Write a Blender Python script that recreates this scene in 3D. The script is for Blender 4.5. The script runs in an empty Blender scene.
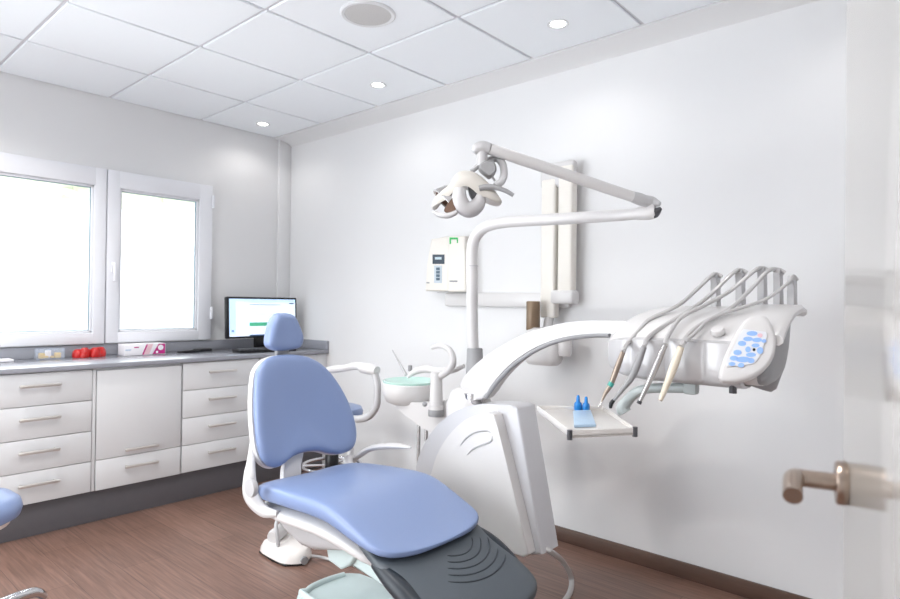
import bpy, bmesh, math, random
from mathutils import Vector, Matrix
random.seed(7)
V = Vector
scene = bpy.context.scene
C = scene.collection

# ------------------------------------------------------------------ camera model (used to survey the room)
F, YAW, PIT, ROL = 610.4, 0.848291, 0.007558, 0.011785
CAM = V((-2.84658, -4.26990, 1.25))
FW = V((math.sin(YAW)*math.cos(PIT), math.cos(YAW)*math.cos(PIT), math.sin(PIT)))
_r = V((math.cos(YAW), -math.sin(YAW), 0.0)); _u = _r.cross(FW)
RT = _r*math.cos(ROL) + _u*math.sin(ROL)
UP = -_r*math.sin(ROL) + _u*math.cos(ROL)

def ray(px, py):
    return FW + RT*((px-450)/F) + UP*((299.5-py)/F)
def at(px, py, ax, val):
    d = ray(px, py)
    i = 'xyz'.index(ax)
    return CAM + d*((val-CAM[i])/d[i])
def atd(px, py, dep):
    return CAM + ray(px, py)*dep
def atp(px, py, P, n):
    d = ray(px, py)
    return CAM + d*((V(P)-CAM).dot(n)/d.dot(n))

# ------------------------------------------------------------------ materials
def lin(c):
    return tuple(((x/255)/12.92 if x/255 <= .04045 else ((x/255+.055)/1.055)**2.4) for x in c) + (1.0,)
def mat(name, rgb, rough=.5, metal=0., var=.04, scale=30., bump=0., coat=0., trans=0., emit=0., alpha=1., stretch=None, ior=1.45):
    m = bpy.data.materials.new(name); m.use_nodes = True
    nt = m.node_tree; N = nt.nodes; L = nt.links
    b = N['Principled BSDF']
    b.inputs['Roughness'].default_value = rough
    b.inputs['Metallic'].default_value = metal
    b.inputs['Coat Weight'].default_value = coat
    b.inputs['Coat Roughness'].default_value = .08
    b.inputs['Transmission Weight'].default_value = trans
    b.inputs['Alpha'].default_value = alpha
    b.inputs['IOR'].default_value = ior
    tc = N.new('ShaderNodeTexCoord'); nz = N.new('ShaderNodeTexNoise')
    nz.inputs['Scale'].default_value = scale; nz.inputs['Detail'].default_value = 4
    if stretch:
        mp = N.new('ShaderNodeMapping'); mp.inputs['Scale'].default_value = stretch
        L.new(tc.outputs['Object'], mp.inputs['Vector']); L.new(mp.outputs['Vector'], nz.inputs['Vector'])
    else:
        L.new(tc.outputs['Object'], nz.inputs['Vector'])
    mx = N.new('ShaderNodeMix'); mx.data_type = 'RGBA'
    c = lin(rgb)
    mx.inputs['A'].default_value = tuple(x*(1-var) for x in c[:3]) + (1,)
    mx.inputs['B'].default_value = tuple(min(1, x*(1+var)) for x in c[:3]) + (1,)
    L.new(nz.outputs['Fac'], mx.inputs['Factor']); L.new(mx.outputs['Result'], b.inputs['Base Color'])
    if bump:
        bp = N.new('ShaderNodeBump'); bp.inputs['Strength'].default_value = bump; bp.inputs['Distance'].default_value = .002
        L.new(nz.outputs['Fac'], bp.inputs['Height']); L.new(bp.outputs['Normal'], b.inputs['Normal'])
    if emit:
        L.new(mx.outputs['Result'], b.inputs['Emission Color']); b.inputs['Emission Strength'].default_value = emit
    return m

M = {}
M['wall'] = mat('wall_paint', (227, 227, 228), .7, var=.008, scale=8)
M['ceil'] = mat('ceiling_tile', (244, 248, 252), .8, var=.01, scale=120, bump=.1)
M['grid'] = mat('ceiling_grid', (222, 221, 226), .5)
M['white'] = mat('white_lacquer', (222, 223, 225), .35, var=.01, coat=.2)
M['frame'] = mat('white_upvc', (232, 233, 238), .4, var=.01)
M['plastic'] = mat('white_plastic', (212, 210, 210), .3, var=.01, coat=.2)
M['cream'] = mat('cream_plastic', (233, 229, 222), .35, var=.015)
M['warm'] = mat('warm_white_plastic', (234, 229, 225), .3, var=.01, coat=.3)
M['mint'] = mat('pale_mint_paint', (206, 222, 222), .35, var=.02)
M['gasket'] = mat('teal_grey_gasket', (120, 150, 164), .5)
M['seam'] = mat('seam_shadow_grey', (120, 120, 124), .6)
M['handle'] = mat('brushed_nickel', (214, 210, 206), .32, .7, var=.05, scale=60, stretch=(1, 1, 20))
M['doormetal'] = mat('satin_steel', (168, 152, 140), .28, 1., var=.06, scale=50, stretch=(1, 1, 12))
M['chrome'] = mat('chrome', (215, 215, 218), .1, 1., var=.01)
M['kick'] = mat('grey_plinth', (96, 94, 98), .45, var=.04)
M['top'] = mat('grey_worktop', (150, 152, 160), .25, var=.03, scale=90, coat=.3)
M['base'] = mat('brown_skirting', (92, 70, 60), .45, var=.2, scale=14, stretch=(8, .6, 8))
M['blue'] = mat('blue_vinyl', (125, 143, 182), .36, var=.03, scale=260, bump=.12, coat=.08)
M['grey'] = mat('charcoal_vinyl', (78, 85, 92), .45, var=.04, scale=260, bump=.15)
M['slate'] = mat('dark_slate_vinyl', (36, 43, 51), .42, var=.04, scale=200, bump=.1)
M['grooveshade'] = mat('charcoal_groove_shade', (62, 68, 75), .6)
M['lgrey'] = mat('light_grey_plastic', (186, 185, 187), .35, var=.02, coat=.2)
M['panel'] = mat('silver_grey_panel', (186, 185, 187), .3, .1, var=.02, coat=.3)
M['plastic_shade'] = mat('white_plastic_shaded', (196, 196, 200), .32, var=.01, coat=.2)  # white plastic with the unit body's shade put into the colour
M['lampshell'] = mat('lamp_shell_grey_white', (200, 196, 190), .35, var=.01)
M['mgrey'] = mat('mid_grey_plastic', (150, 150, 152), .4, var=.02)
M['dgrey'] = mat('dark_grey_plastic', (70, 70, 74), .4, var=.03)
M['black'] = mat('black_plastic', (24, 24, 28), .3, var=.1)
M['brown'] = mat('bronze_brown_plastic', (128, 108, 88), .35, .2, var=.05)
M['bronze'] = mat('bronze_reflector', (124, 100, 88), .25, .8)
M['silver'] = mat('silver_metal', (190, 188, 188), .25, .8, var=.03)
M['hose'] = mat('grey_hose', (192, 190, 190), .35, .25, var=.04, coat=.3)
M['steel'] = mat('tray_steel', (226, 223, 220), .22, .3, var=.03)
M['tan'] = mat('tan_metal', (165, 150, 138), .3, .6)
M['teal'] = mat('teal_ring', (70, 160, 150), .35)
M['ivory'] = mat('ivory_plastic', (224, 214, 196), .35, var=.02)
M['tray_arm'] = mat('grey_green_paint', (178, 186, 186), .35, var=.02)
M['btnpanel'] = mat('keypad_film', (220, 222, 228), .35, var=.02)
M['btn'] = mat('keypad_blue', (146, 182, 236), .35, var=.02)
M['pink'] = mat('pale_pink_button', (226, 190, 200), .35)
M['bottle'] = mat('blue_bottle', (20, 120, 196), .25, var=.06, coat=.3)
M['pouch'] = mat('pale_blue_film', (190, 216, 240), .3, var=.12, scale=40, alpha=.8)
M['mintglass'] = mat('mint_glass', (204, 240, 230), .08, var=.02, trans=.15, coat=.5)
M['red'] = mat('red_plastic', (190, 24, 22), .3, var=.3, scale=60, coat=.4)
M['yellow'] = mat('yellow_plastic', (240, 196, 60), .4, var=.1)
M['clear'] = mat('clear_plastic', (214, 224, 240), .1, var=.02, alpha=.22)
M['paper'] = mat('white_card', (240, 238, 242), .6, var=.01)
M['magenta'] = mat('magenta_print', (192, 40, 130), .5, var=.05)
M['rose'] = mat('pale_rose_print', (232, 196, 204), .5, var=.05)
M['screen'] = mat('screen_white', (226, 238, 252), .3, emit=.75, var=.02, scale=4)
M['scrblue'] = mat('screen_pale_blue', (196, 222, 250), .3, emit=.7)
M['scrgreen'] = mat('screen_green', (76, 178, 140), .3, emit=.6, var=.2, scale=90)
M['scrdark'] = mat('screen_slate', (58, 84, 120), .3, emit=.4)
M['scrgrey'] = mat('screen_grey_text', (150, 164, 184), .3, emit=.5)
M['lcd'] = mat('display_dark', (66, 76, 88), .2)
M['lcdlight'] = mat('display_digits', (190, 208, 216), .3)
M['keypad'] = mat('keypad_grey', (196, 206, 214), .4)
M['keybtn'] = mat('keypad_button', (84, 104, 118), .4)
M['green'] = mat('green_print', (60, 180, 96), .5)
M['lamp'] = mat('lamp_glow', (255, 252, 246), .4, emit=14.)
M['hedge'] = mat('hedge_leaves', (200, 203, 182), .7, var=.12, scale=9, bump=.4)
M['render'] = mat('exterior_render', (244, 242, 240), .8, var=.01, scale=4)

M['speaker'] = mat('speaker_mesh', (200, 199, 198), .6, var=.2, scale=420)
# door: glossy painted
M['door'] = mat('gloss_door', (196, 194, 190), .14, var=.008, coat=.4)
M['door'].node_tree.nodes['Principled BSDF'].inputs['Coat Roughness'].default_value = .06

# glass
def glass():
    m = bpy.data.materials.new('window_glass'); m.use_nodes = True
    nt = m.node_tree; N = nt.nodes; L = nt.links; N.remove(N['Principled BSDF'])
    t = N.new('ShaderNodeBsdfTransparent'); g = N.new('ShaderNodeBsdfGlossy'); g.inputs['Roughness'].default_value = .02
    fr = N.new('ShaderNodeFresnel'); fr.inputs['IOR'].default_value = 1.3
    mx = N.new('ShaderNodeMixShader'); t.inputs['Color'].default_value = (.97, .985, .99, 1)
    L.new(fr.outputs['Fac'], mx.inputs['Fac']); L.new(t.outputs['BSDF'], mx.inputs[1]); L.new(g.outputs['BSDF'], mx.inputs[2])
    L.new(mx.outputs['Shader'], N['Material Output'].inputs['Surface'])
    return m
M['glass'] = glass()

# wood floor, planks along y
def wood():
    m = bpy.data.materials.new('wood_plank_floor'); m.use_nodes = True
    nt = m.node_tree; N = nt.nodes; L = nt.links; b = N['Principled BSDF']
    tc = N.new('ShaderNodeTexCoord')
    mp = N.new('ShaderNodeMapping'); mp.inputs['Rotation'].default_value = (0, 0, math.pi/2)
    L.new(tc.outputs['Object'], mp.inputs['Vector'])
    br = N.new('ShaderNodeTexBrick'); L.new(mp.outputs['Vector'], br.inputs['Vector'])
    br.inputs['Scale'].default_value = 1.0; br.inputs['Brick Width'].default_value = 1.25; br.inputs['Row Height'].default_value = .19
    br.inputs['Mortar Size'].default_value = .0012; br.inputs['Bias'].default_value = 0; br.offset = .37
    br.inputs['Color1'].default_value = lin((146, 115, 102)); br.inputs['Color2'].default_value = lin((129, 100, 88))
    br.inputs['Mortar'].default_value = lin((88, 68, 60))
    mp2 = N.new('ShaderNodeMapping'); mp2.inputs['Scale'].default_value = (34, 1.6, 1)
    L.new(tc.outputs['Object'], mp2.inputs['Vector'])
    nz = N.new('ShaderNodeTexNoise'); nz.inputs['Scale'].default_value = 2.2; nz.inputs['Detail'].default_value = 8; nz.inputs['Distortion'].default_value = .8
    L.new(mp2.outputs['Vector'], nz.inputs['Vector'])
    rp = N.new('ShaderNodeValToRGB'); rp.color_ramp.elements[0].position = .3; rp.color_ramp.elements[1].position = .72
    rp.color_ramp.elements[0].color = (.62, .6, .58, 1); rp.color_ramp.elements[1].color = (1.12, 1.1, 1.1, 1)
    L.new(nz.outputs['Fac'], rp.inputs['Fac'])
    mx = N.new('ShaderNodeMix'); mx.data_type = 'RGBA'; mx.blend_type = 'MULTIPLY'; mx.inputs['Factor'].default_value = 1
    L.new(br.outputs['Color'], mx.inputs['A']); L.new(rp.outputs['Color'], mx.inputs['B'])
    L.new(mx.outputs['Result'], b.inputs['Base Color'])
    b.inputs['Roughness'].default_value = .3
    bp = N.new('ShaderNodeBump'); bp.inputs['Strength'].default_value = .12; bp.inputs['Distance'].default_value = .002
    L.new(nz.outputs['Fac'], bp.inputs['Height']); L.new(bp.outputs['Normal'], b.inputs['Normal'])
    return m
M['wood'] = wood()

# ------------------------------------------------------------------ mesh collector
def spline(pts, n=8, closed=False):
    P = [V(p) for p in pts]; out = []; N = len(P)
    segs = N if closed else N-1
    for i in range(segs):
        if closed: a, b, c, d = P[(i-1) % N], P[i], P[(i+1) % N], P[(i+2) % N]
        else: a, b, c, d = P[max(i-1, 0)], P[i], P[i+1], P[min(i+2, N-1)]
        for k in range(n):
            t = k/n
            out.append(.5*((2*b)+(c-a)*t+(2*a-5*b+4*c-d)*t*t+(3*b-a-3*c+d)*t*t*t))
    if not closed: out.append(P[-1].copy())
    return out
def splf(vals, n=8):
    return [v.x for v in spline([(a, 0, 0) for a in vals], n)]

class MB:
    def __init__(s): s.bm = bmesh.new(); s.mi = 0
    def m(s, i): s.mi = i; return s
    def add(s, b2):
        me = bpy.data.meshes.new('tmp'); 
        for f in b2.faces: f.material_index = s.mi; f.smooth = True
        bmesh.ops.recalc_face_normals(b2, faces=b2.faces)
        b2.to_mesh(me); b2.free(); s.bm.from_mesh(me); bpy.data.meshes.remove(me); return s
    def box(s, x0, x1, y0, y1, z0, z1, bev=.004, seg=2, M4=None):
        b = bmesh.new(); bmesh.ops.create_cube(b, size=1)
        x0, x1 = sorted((x0, x1)); y0, y1 = sorted((y0, y1)); z0, z1 = sorted((z0, z1))
        for v in b.verts: v.co = V((x0+(v.co.x+.5)*(x1-x0), y0+(v.co.y+.5)*(y1-y0), z0+(v.co.z+.5)*(z1-z0)))
        bev = min(bev, .45*min(x1-x0, y1-y0, z1-z0))
        if bev > 0: bmesh.ops.bevel(b, geom=list(b.edges), offset=bev, segments=seg, profile=.5, affect='EDGES')
        if M4 is not None: b.transform(M4)
        return s.add(b)
    def prism(s, pts, d, bev=.0, seg=3):
        """polygon of 3D points extruded by vector d, rim edges bevelled"""
        b = bmesh.new(); d = V(d); n = len(pts)
        A = [b.verts.new(V(p)) for p in pts]; B = [b.verts.new(V(p)+d) for p in pts]
        b.faces.new(A); b.faces.new(B[::-1])
        for i in range(n): b.faces.new((A[i], A[(i+1) % n], B[(i+1) % n], B[i]))
        if bev:
            es = [e for e in b.edges if (e.verts[0] in A) == (e.verts[1] in A)]
            bmesh.ops.bevel(b, geom=es, offset=bev, segments=seg, profile=.5, affect='EDGES', clamp_overlap=True)
        return s.add(b)
    def quad(s, pts):
        b = bmesh.new(); b.faces.new([b.verts.new(V(p)) for p in pts]); return s.add(b)
    def loft(s, rings, cap=True, closed=True):
        b = bmesh.new(); R = [[b.verts.new(V(p)) for p in r] for r in rings]; n = len(R[0])
        for a, c in zip(R, R[1:]):
            for i in range(n if closed else n-1):
                b.faces.new((a[i], a[(i+1) % n], c[(i+1) % n], c[i]))
        if cap: b.faces.new(R[0][::-1]); b.faces.new(R[-1])
        return s.add(b)
    def tube(s, pts, rad, seg=12, n=6, flat=1.0, flatdir=None):
        P = spline(pts, n) if n > 1 else [V(p) for p in pts]
        if isinstance(rad, (int, float)): R = [rad]*len(P)
        else: R = splf(rad, n) if n > 1 else list(rad)
        T = [(P[min(i+1, len(P)-1)]-P[max(i-1, 0)]).normalized() for i in range(len(P))]
        up = V(flatdir) if flatdir else (V((0, 0, 1)) if abs(T[0].z) < .9 else V((1, 0, 0)))
        nrm = (up-T[0]*up.dot(T[0])).normalized(); rings = []
        for p, t, r in zip(P, T, R):
            nrm = nrm - t*nrm.dot(t)
            nrm = nrm.normalized() if nrm.length > 1e-6 else t.orthogonal().normalized()
            bn = t.cross(nrm)
            rings.append([p+nrm*(r*flat*math.cos(a))+bn*(r*math.sin(a)) for a in [2*math.pi*k/seg for k in range(seg)]])
        return s.loft(rings)
    def lathe(s, prof, c=(0, 0, 0), axis=(0, 0, 1), seg=32, sx=1., sy=1.):
        ax = V(axis).normalized(); Q = V((0, 0, 1)).rotation_difference(ax).to_matrix()
        rings = []
        for r, z in prof:
            r = max(r, 1e-4)
            rings.append([V(c)+Q@V((sx*r*math.cos(a), sy*r*math.sin(a), z)) for a in [2*math.pi*k/seg for k in range(seg)]])
        return s.loft(rings)
    def pad(s, outl, P, n, levels, hfun=None, smooth=5, ctr=None):
        """upholstered or moulded pad: closed outline (3D points on plane P,n), rings at (scale, height along n)"""
        O = spline(outl, smooth, True) if smooth > 1 else [V(p) for p in outl]
        c = sum(O, V())/len(O) if ctr is None else V(ctr)
        rings = []
        for sc, h in levels:
            ring = []
            for p in O:
                q = c+(p-c)*sc
                ring.append(q+n*(h+(hfun(q-c, sc) if hfun else 0)))
            rings.append(ring)
        return s.loft(rings)
    def build(s, name, mats, parent=None, subsurf=0, angle=40):
        me = bpy.data.meshes.new(name); s.bm.to_mesh(me); s.bm.free()
        if not isinstance(mats, (list, tuple)): mats = [mats]
        for m in mats: me.materials.append(M[m])
        me.set_sharp_from_angle(angle=math.radians(angle))
        o = bpy.data.objects.new(name, me); C.objects.link(o)
        if parent is not None:
            o.parent = parent
            o.matrix_parent_inverse = Matrix.Translation(-parent.location) if parent.type == 'EMPTY' else Matrix()
        if subsurf:
            md = o.modifiers.new('Subdivision', 'SUBSURF'); md.levels = subsurf; md.render_levels = subsurf
        return o

def tag(o, label, cat, group=None, kind=None):
    o['label'] = label; o['category'] = cat
    if group: o['group'] = group
    if kind: o['kind'] = kind
    return o
def thing(name, label, cat, loc=(0, 0, 0), group=None):
    o = bpy.data.objects.new(name, None); C.objects.link(o); o.location = loc; o.empty_display_size = .1
    return tag(o, label, cat, group)
def struct(o): o['kind'] = 'structure'; return o

# ------------------------------------------------------------------ room shell
H = 2.556
XL, YF = -3.9, -4.75
struct(MB().box(XL, .12, YF, .2, -.1, 0, 0).build('floor', 'wood'))
b = MB()                                             # ceiling: slab, T-bar grid and tegular tiles in one mesh
b.m(1).box(XL, .12, YF, .2, H+.012, H+.12, 0)
gx = [-.14-.6095*k for k in range(0, 7)]; gy = [0.0-.6125*k for k in range(0, 9)]
gx[0] = -.14
b.m(0)
for i in range(6):
    for j in range(8):
        x1, x0 = gx[i]-.009, gx[i+1]+.009
        y1, y0 = gy[j]-.009, gy[j+1]+.009
        b.box(max(x0, XL), x1, max(y0, YF), y1, H, H+.013, .003, 1)
struct(b.build('ceiling', ['ceil', 'grid']))
struct(MB().prism([(-.135, 0, H+.012), (-.135, 0, H-.004), (-.03, 0, H-.03), (0, 0, H-.05), (0, 0, H+.012)], (0, YF, 0), 0).build('trim_1', 'wall'))
struct(MB().box(-.108, 0, -.03, 0, 0, H, .004).build('trim_2', 'wall'))
struct(MB().box(0, .12, YF, .2, 0, H+.1, 0).build('wall_right', 'wall'))
struct(MB().box(XL-.12, XL, YF, -2.5, 0, H+.1, 0).box(XL-.12, XL, -2.5, .2, 2.3, H+.1, 0).build('wall_left_unseen', 'wall'))  # unseen wall, its opening added to let side light reach the corner
struct(MB().box(XL-.12, -3.78, YF-.12, YF, 0, H+.1, 0).box(-2.8, .12, YF-.12, YF, 0, H+.1, 0).box(-3.78, -2.8, YF-.12, YF, 2.1, H+.1, 0).build('wall_front_unseen', 'wall'))  # unseen wall, added to cut the light from behind the camera
WX0, WX1, WZ0, WZ1 = -2.62, -.665, .972, 2.09
b = MB()
b.box(XL, WX0, 0, .2, 0, H+.1, 0).box(WX1, 0, 0, .2, 0, H+.1, 0)
b.box(WX0, WX1, 0, .2, 0, WZ0, 0).box(WX0, WX1, 0, .2, WZ1, H+.1, 0)
struct(b.build('wall_back', 'wall'))
struct(MB().box(-.016, 0, YF, -.56, 0, .073, .003).build('baseboard_right', 'base'))

def window(name, x0, x1, gx0, gx1, handle):
    z0, z1 = WZ0, WZ1; g0, g1 = 1.043, 1.977
    b = MB(); y0, y1 = -.035, .05
    b.box(x0, gx0, y0, y1, z0, z1, .006).box(gx1, x1, y0, y1, z0, z1, .006)
    b.box(gx0-.01, gx1+.01, y0, y1, z0, g0, .006).box(gx0-.01, gx1+.01, y0, y1, g1, z1, .006)
    bd = .014                                         # glazing bead
    b.box(gx0, gx0+bd, -.018, .02, g0, g1, .003).box(gx1-bd, gx1, -.018, .02, g0, g1, .003)
    b.box(gx0, gx1, -.018, .02, g0, g0+bd, .003).box(gx0, gx1, -.018, .02, g1-bd, g1, .003)
    o = struct(b.build(name, 'frame'))
    MB().box(gx0, gx1, .004, .012, g0, g1, 0).build('glass_pane', 'glass', o)
    for q in ((gx0+bd, gx0+bd+.004, g0+bd, g1-bd), (gx1-bd-.004, gx1-bd, g0+bd, g1-bd), (gx0+bd, gx1-bd, g0+bd, g0+bd+.004), (gx0+bd, gx1-bd, g1-bd-.004, g1-bd)):
        MB().box(q[0], q[1], -.006, .003, q[2], q[3], .0005, 1).build('gasket', 'gasket', o)
    if handle:
        MB().box(-1.345, -1.322, -.047, -.035, 1.43, 1.50, .004).box(-1.341, -1.326, -.072, -.045, 1.475, 1.49, .004).box(-1.343, -1.324, -.078, -.062, 1.37, 1.49, .006).build('window_handle', 'frame', o)
        for zz in (1.12, 1.93):
            MB().box(-.672, -.655, -.05, -.03, zz, zz+.09, .006).build('hinge', 'frame', o)
window('window_1', WX0, -1.376, -2.55, -1.446, False)
window('window_2', -1.370, WX1, -1.293, -.762, True)
# outside: rendered garden wall with a hedge above it
struct(MB().box(-7, 4, 3.2, 3.4, -.1, 2.3, 0).build('wall_outside', 'render'))
b = MB()
for k in range(700):
    x = random.uniform(-6.5, 3.5); z = random.uniform(2.2, 3.1); y = 3.45+random.uniform(0, .5); r = random.uniform(.05, .13)
    a, c = random.uniform(0, 6.3), random.uniform(-.8, .8)
    u1 = V((math.cos(a), math.sin(a)*.5, c)).normalized()*r; v1 = V((-math.sin(a)*.6, .4, math.cos(a))).normalized()*r*.45
    q = V((x, y, z)); b.prism([q-u1, q-u1*.3+v1, q+u1*.5+v1*.7, q+u1, q+u1*.5-v1*.7, q-u1*.3-v1], (0, .004, .002))
b.box(-7, 4, 3.7, 3.9, 2.0, 2.95, .05)
tag(b.build('garden_hedge', 'hedge'), 'pale sunlit hedge outside above the garden wall', 'hedge', kind='stuff')
struct(MB().box(-7, 4, .25, 3.2, -.15, -.05, 0).build('ground_outside', 'render'))

# ------------------------------------------------------------------ fitted cabinets
YC = -.536
def bar_handle(parent, xc, z, L):
    b = MB(); y = YC-.03
    b.box(xc-L/2, xc+L/2, y-.008, y+.006, z-.008, z+.008, .005)
    for sx in (-1, 1): b.box(xc+sx*(L/2-.018)-.006, xc+sx*(L/2-.018)+.006, y, YC, z-.006, z+.006, .002)
    return b.build('handle', 'handle', parent)
def front(par, name, x0, x1, z0, z1, hz, L=.19, hx=None):
    d = MB().box(x0, x1, YC, YC+.018, z0, z1, .002).build(name, 'white', par)
    bar_handle(d, (x0+x1)/2 if hx is None else hx, hz, L)
def cabinet(x0, x1, label, kind, hx=None):
    t = thing('base_cabinet', label, 'cabinet', ((x0+x1)/2, -.3, .18), 'white base cabinets under the worktop')
    MB().box(x0, x1, YC+.021, -.02, .18, .868, .002).build('cabinet_body', 'white', t)
    g = .0035
    if kind == 'drawers':
        zs = [.183, .352, .521, .692, .865]
        for k in range(4):
            front(t, 'drawer', x0+g, x1-g, zs[k]+g/2, zs[k+1]-g/2, zs[k+1]-.065, hx=hx)
    else:
        front(t, 'drawer', x0+g, x1-g, .183, .352-g/2, .352-.06)
        front(t, 'door', x0+g, x1-g, .352+g/2, .853, .39)
cabinet(-2.085, -1.607, 'white four-drawer cabinet under the left window pane, leftmost in view', 'drawers', hx=-1.862)
cabinet(-1.588, -1.106, 'white cabinet with one tall flap door above a single drawer', 'door')
cabinet(-1.102, -.57, 'white four-drawer cabinet just right of the flap-door cabinet', 'drawers', hx=-.85)
cabinet(-.566, -.095, 'white corner four-drawer cabinet half hidden by the blue backrest', 'drawers')
tag(MB().box(-1.606, -1.589, YC+.006, -.02, .183, .866, .001).build('filler_strip', 'white'), 'narrow white filler strip left of the flap-door cabinet', 'panel')
tag(MB().box(-.094, -.001, YC+.006, YC+.06, .1795, .866, .001).build('filler_board', 'white'), 'white filler board between the corner cabinet and right wall', 'board')
tag(MB().box(-2.085, -.002, YC+.044, YC+.062, 0, .179, .001).build('plinth', 'kick'), 'dark grey plinth running under the white cabinets', 'plinth')
t = thing('worktop', 'long grey worktop with upstand above the white cabinets', 'worktop', (-1.3, -.27, .87))
MB().box(-2.092, -.001, YC-.02, -.001, .869, .896, .003).build('top', 'top', t)
MB().box(-2.092, -.11, -.02, -.001, .897, .966, .002).build('upstand', 'top', t)
MB().box(-.02, -.001, YC-.02, -.032, .897, .962, .002).build('upstand', 'top', t)

# ------------------------------------------------------------------ things on the worktop
ZT = .8965
tag(MB().box(-2.02, -1.885, -.15, -.05, ZT, ZT+.014, .004).build('card_pad', 'paper'), 'flat white card pad at the left end of the worktop', 'paper')
t = thing('clear_box', 'clear plastic box holding yellow pieces on the worktop', 'box', (-1.66, -.1, ZT))
b = MB(); x0, x1, y0, y1 = -1.762, -1.628, -.13, -.05
b.box(x0, x1, y0, y1, ZT, ZT+.004, .001)
for q in ((x0, x0+.004, y0, y1), (x1-.004, x1, y0, y1), (x0, x1, y0, y0+.004), (x0, x1, y1-.004, y1)): b.box(*q, ZT+.004, ZT+.062, .001)
b.build('shell', 'clear', t)
k = 0
for (x, y, s) in ((-1.737, -.095, .017), (-1.71, -.085, .012), (-1.68, -.085, .012), (-1.655, -.095, .017)):
    bb = MB().box(x-s, x+s, y-s*.7, y+s*.7, ZT+.0045, ZT+.0045+s*(1.9 if k % 3 == 0 else 1.1), .006)
    tag(bb.build('yellow_piece', 'yellow'), ('yellow piece at left end inside the clear box', 'yellow piece second from left inside the clear box', 'yellow piece third from left inside the clear box', 'yellow piece at right end inside the clear box')[k], 'piece', 'yellow pieces in the clear box'); k += 1
tag(MB().box(-1.712, -1.68, -.07, -.054, ZT+.0045, ZT+.05, .006).build('white_piece', 'paper'), 'white piece standing behind the yellow pieces in the clear box', 'piece')
b = MB()
for (x, y, r, h) in ((-1.545, -.10, .036, .05), (-1.515, -.115, .03, .06), (-1.485, -.09, .036, .048), (-1.455, -.115, .034, .058), (-1.425, -.105, .034, .06), (-1.47, -.13, .02, .036), (-1.53, -.135, .018, .03)):
    b.lathe([(0, 0), (r*.9, 0), (r, h*.3), (r*.85, h*.75), (r*.5, h), (0, h*1.02)], (x, y, ZT), seg=20)
tag(b.build('red_model', 'red'), 'lumpy glossy red plastic model on the worktop', 'model')
t = thing('glove_box', 'white carton with magenta stripe and print on the worktop', 'box', (-1.16, -.12, ZT))
x0, x1, yb = -1.30, -1.045, -.16
MB().box(x0, x1, yb, -.045, ZT, ZT+.072, .002).build('carton', 'paper', t)
y = yb-.0008
b = MB()
zq = lambda f: ZT+.072*f
b.m(0).quad([(x1-.085, y, zq(.04)), (x1-.003, y, zq(.04)), (x1-.003, y, zq(.96)), (x1-.045, y, zq(.96))])
b.m(1).prism([V((x1-.032+.018*math.cos(a), y-.0004, zq(.62)+.018*math.sin(a))) for a in [2*math.pi*i/20 for i in range(20)]], (0, -.0004, 0))
b.m(1).prism([V((x1-.055+.008*math.cos(a), y-.0004, zq(.22)+.008*math.sin(a))) for a in [2*math.pi*i/14 for i in range(14)]], (0, -.0004, 0))
b.m(2).quad([(x0+.11, y, zq(.04)), (x0+.15, y, zq(.04)), (x0+.175, y, zq(.96)), (x0+.135, y, zq(.96))])
b.m(0).quad([(x0+.105, y-.0003, zq(.04)), (x0+.115, y-.0003, zq(.04)), (x0+.142, y-.0003, zq(.96)), (x0+.132, y-.0003, zq(.96))])
b.m(0).quad([(x0+.055, y, zq(.66)), (x0+.085, y, zq(.66)), (x0+.088, y, zq(.76)), (x0+.057, y, zq(.76))])
b.m(3).quad([(x0+.003, y, zq(.45)), (x0+.035, y, zq(.45)), (x0+.04, y, zq(.55)), (x0+.003, y, zq(.55))])
b.build('print', ['magenta', 'paper', 'rose', 'scrgrey'], t)
# black desk bits, keyboard, screen
tag(MB().tube([(-.985, -.2, ZT+.011), (-.90, -.215, ZT+.012), (-.82, -.19, ZT+.011)], [.006, .011, .009], 10).build('black_stylus', 'black'), 'slim black stylus lying on worktop right of the carton', 'stylus')
tag(MB().box(-.83, -.72, -.17, -.10, ZT, ZT+.022, .008).build('computer_mouse', 'black'), 'small black mouse on worktop left of the keyboard', 'mouse')
kb = thing('keyboard', 'black keyboard in front of the computer monitor', 'keyboard', (-.45, -.4, ZT))
K4 = Matrix.Translation((-.45, -.405, ZT)) @ Matrix.Rotation(math.radians(-8), 4, 'Z')
MB().box(-.21, .21, -.07, .07, 0, .02, .006, M4=K4).build('case', 'black', kb)
b = MB()
for i in range(14):
    for j in range(5):
        b.box(-.197+i*.0282, -.173+i*.0282, -.06+j*.0245, -.04+j*.0245, .02, .027, .002, 1, M4=K4)
kk = b.build('keys', 'dgrey', kb); kk['kind'] = 'stuff'
mn = thing('computer_monitor', 'black flat computer monitor showing a pale web page', 'monitor', (-.37, -.22, ZT))
m0 = V((-.37, -.24, 1.135))
MR = Matrix.Translation(m0) @ Matrix.Rotation(math.radians(-2), 4, 'Z') @ Matrix.Rotation(math.radians(-3), 4, 'X')
w, h = .285, .15
b = MB(); b.box(-w, w, -.012, .03, -h, h, .008, M4=MR); b.build('casing', 'black', mn)
b = MB(); e = .0005
def sq(i, u0, u1, v0, v1, k=1):
    b.m(i).quad([MR@V((-w+u*2*w, -.0125-e*k, -h+v*2*h)) for u, v in ((u0, v0), (u1, v0), (u1, v1), (u0, v1))])
sq(0, .03, .97, .05, .95)
sq(1, .03, .97, .87, .95, 2); sq(1, .03, .12, .1, .87, 2); sq(4, .3, .75, .80, .82, 2)
for v in (.86, .75, .7, .65, .57): sq(4, .3, .55+.1*(v > .7), v, v+.006, 2)
sq(2, .3, .62, .29, .38, 2); sq(3, .3, .97, .05, .085, 2); sq(3, .06, .09, .16, .2, 2); sq(3, .88, .95, .83, .86, 2)
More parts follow.
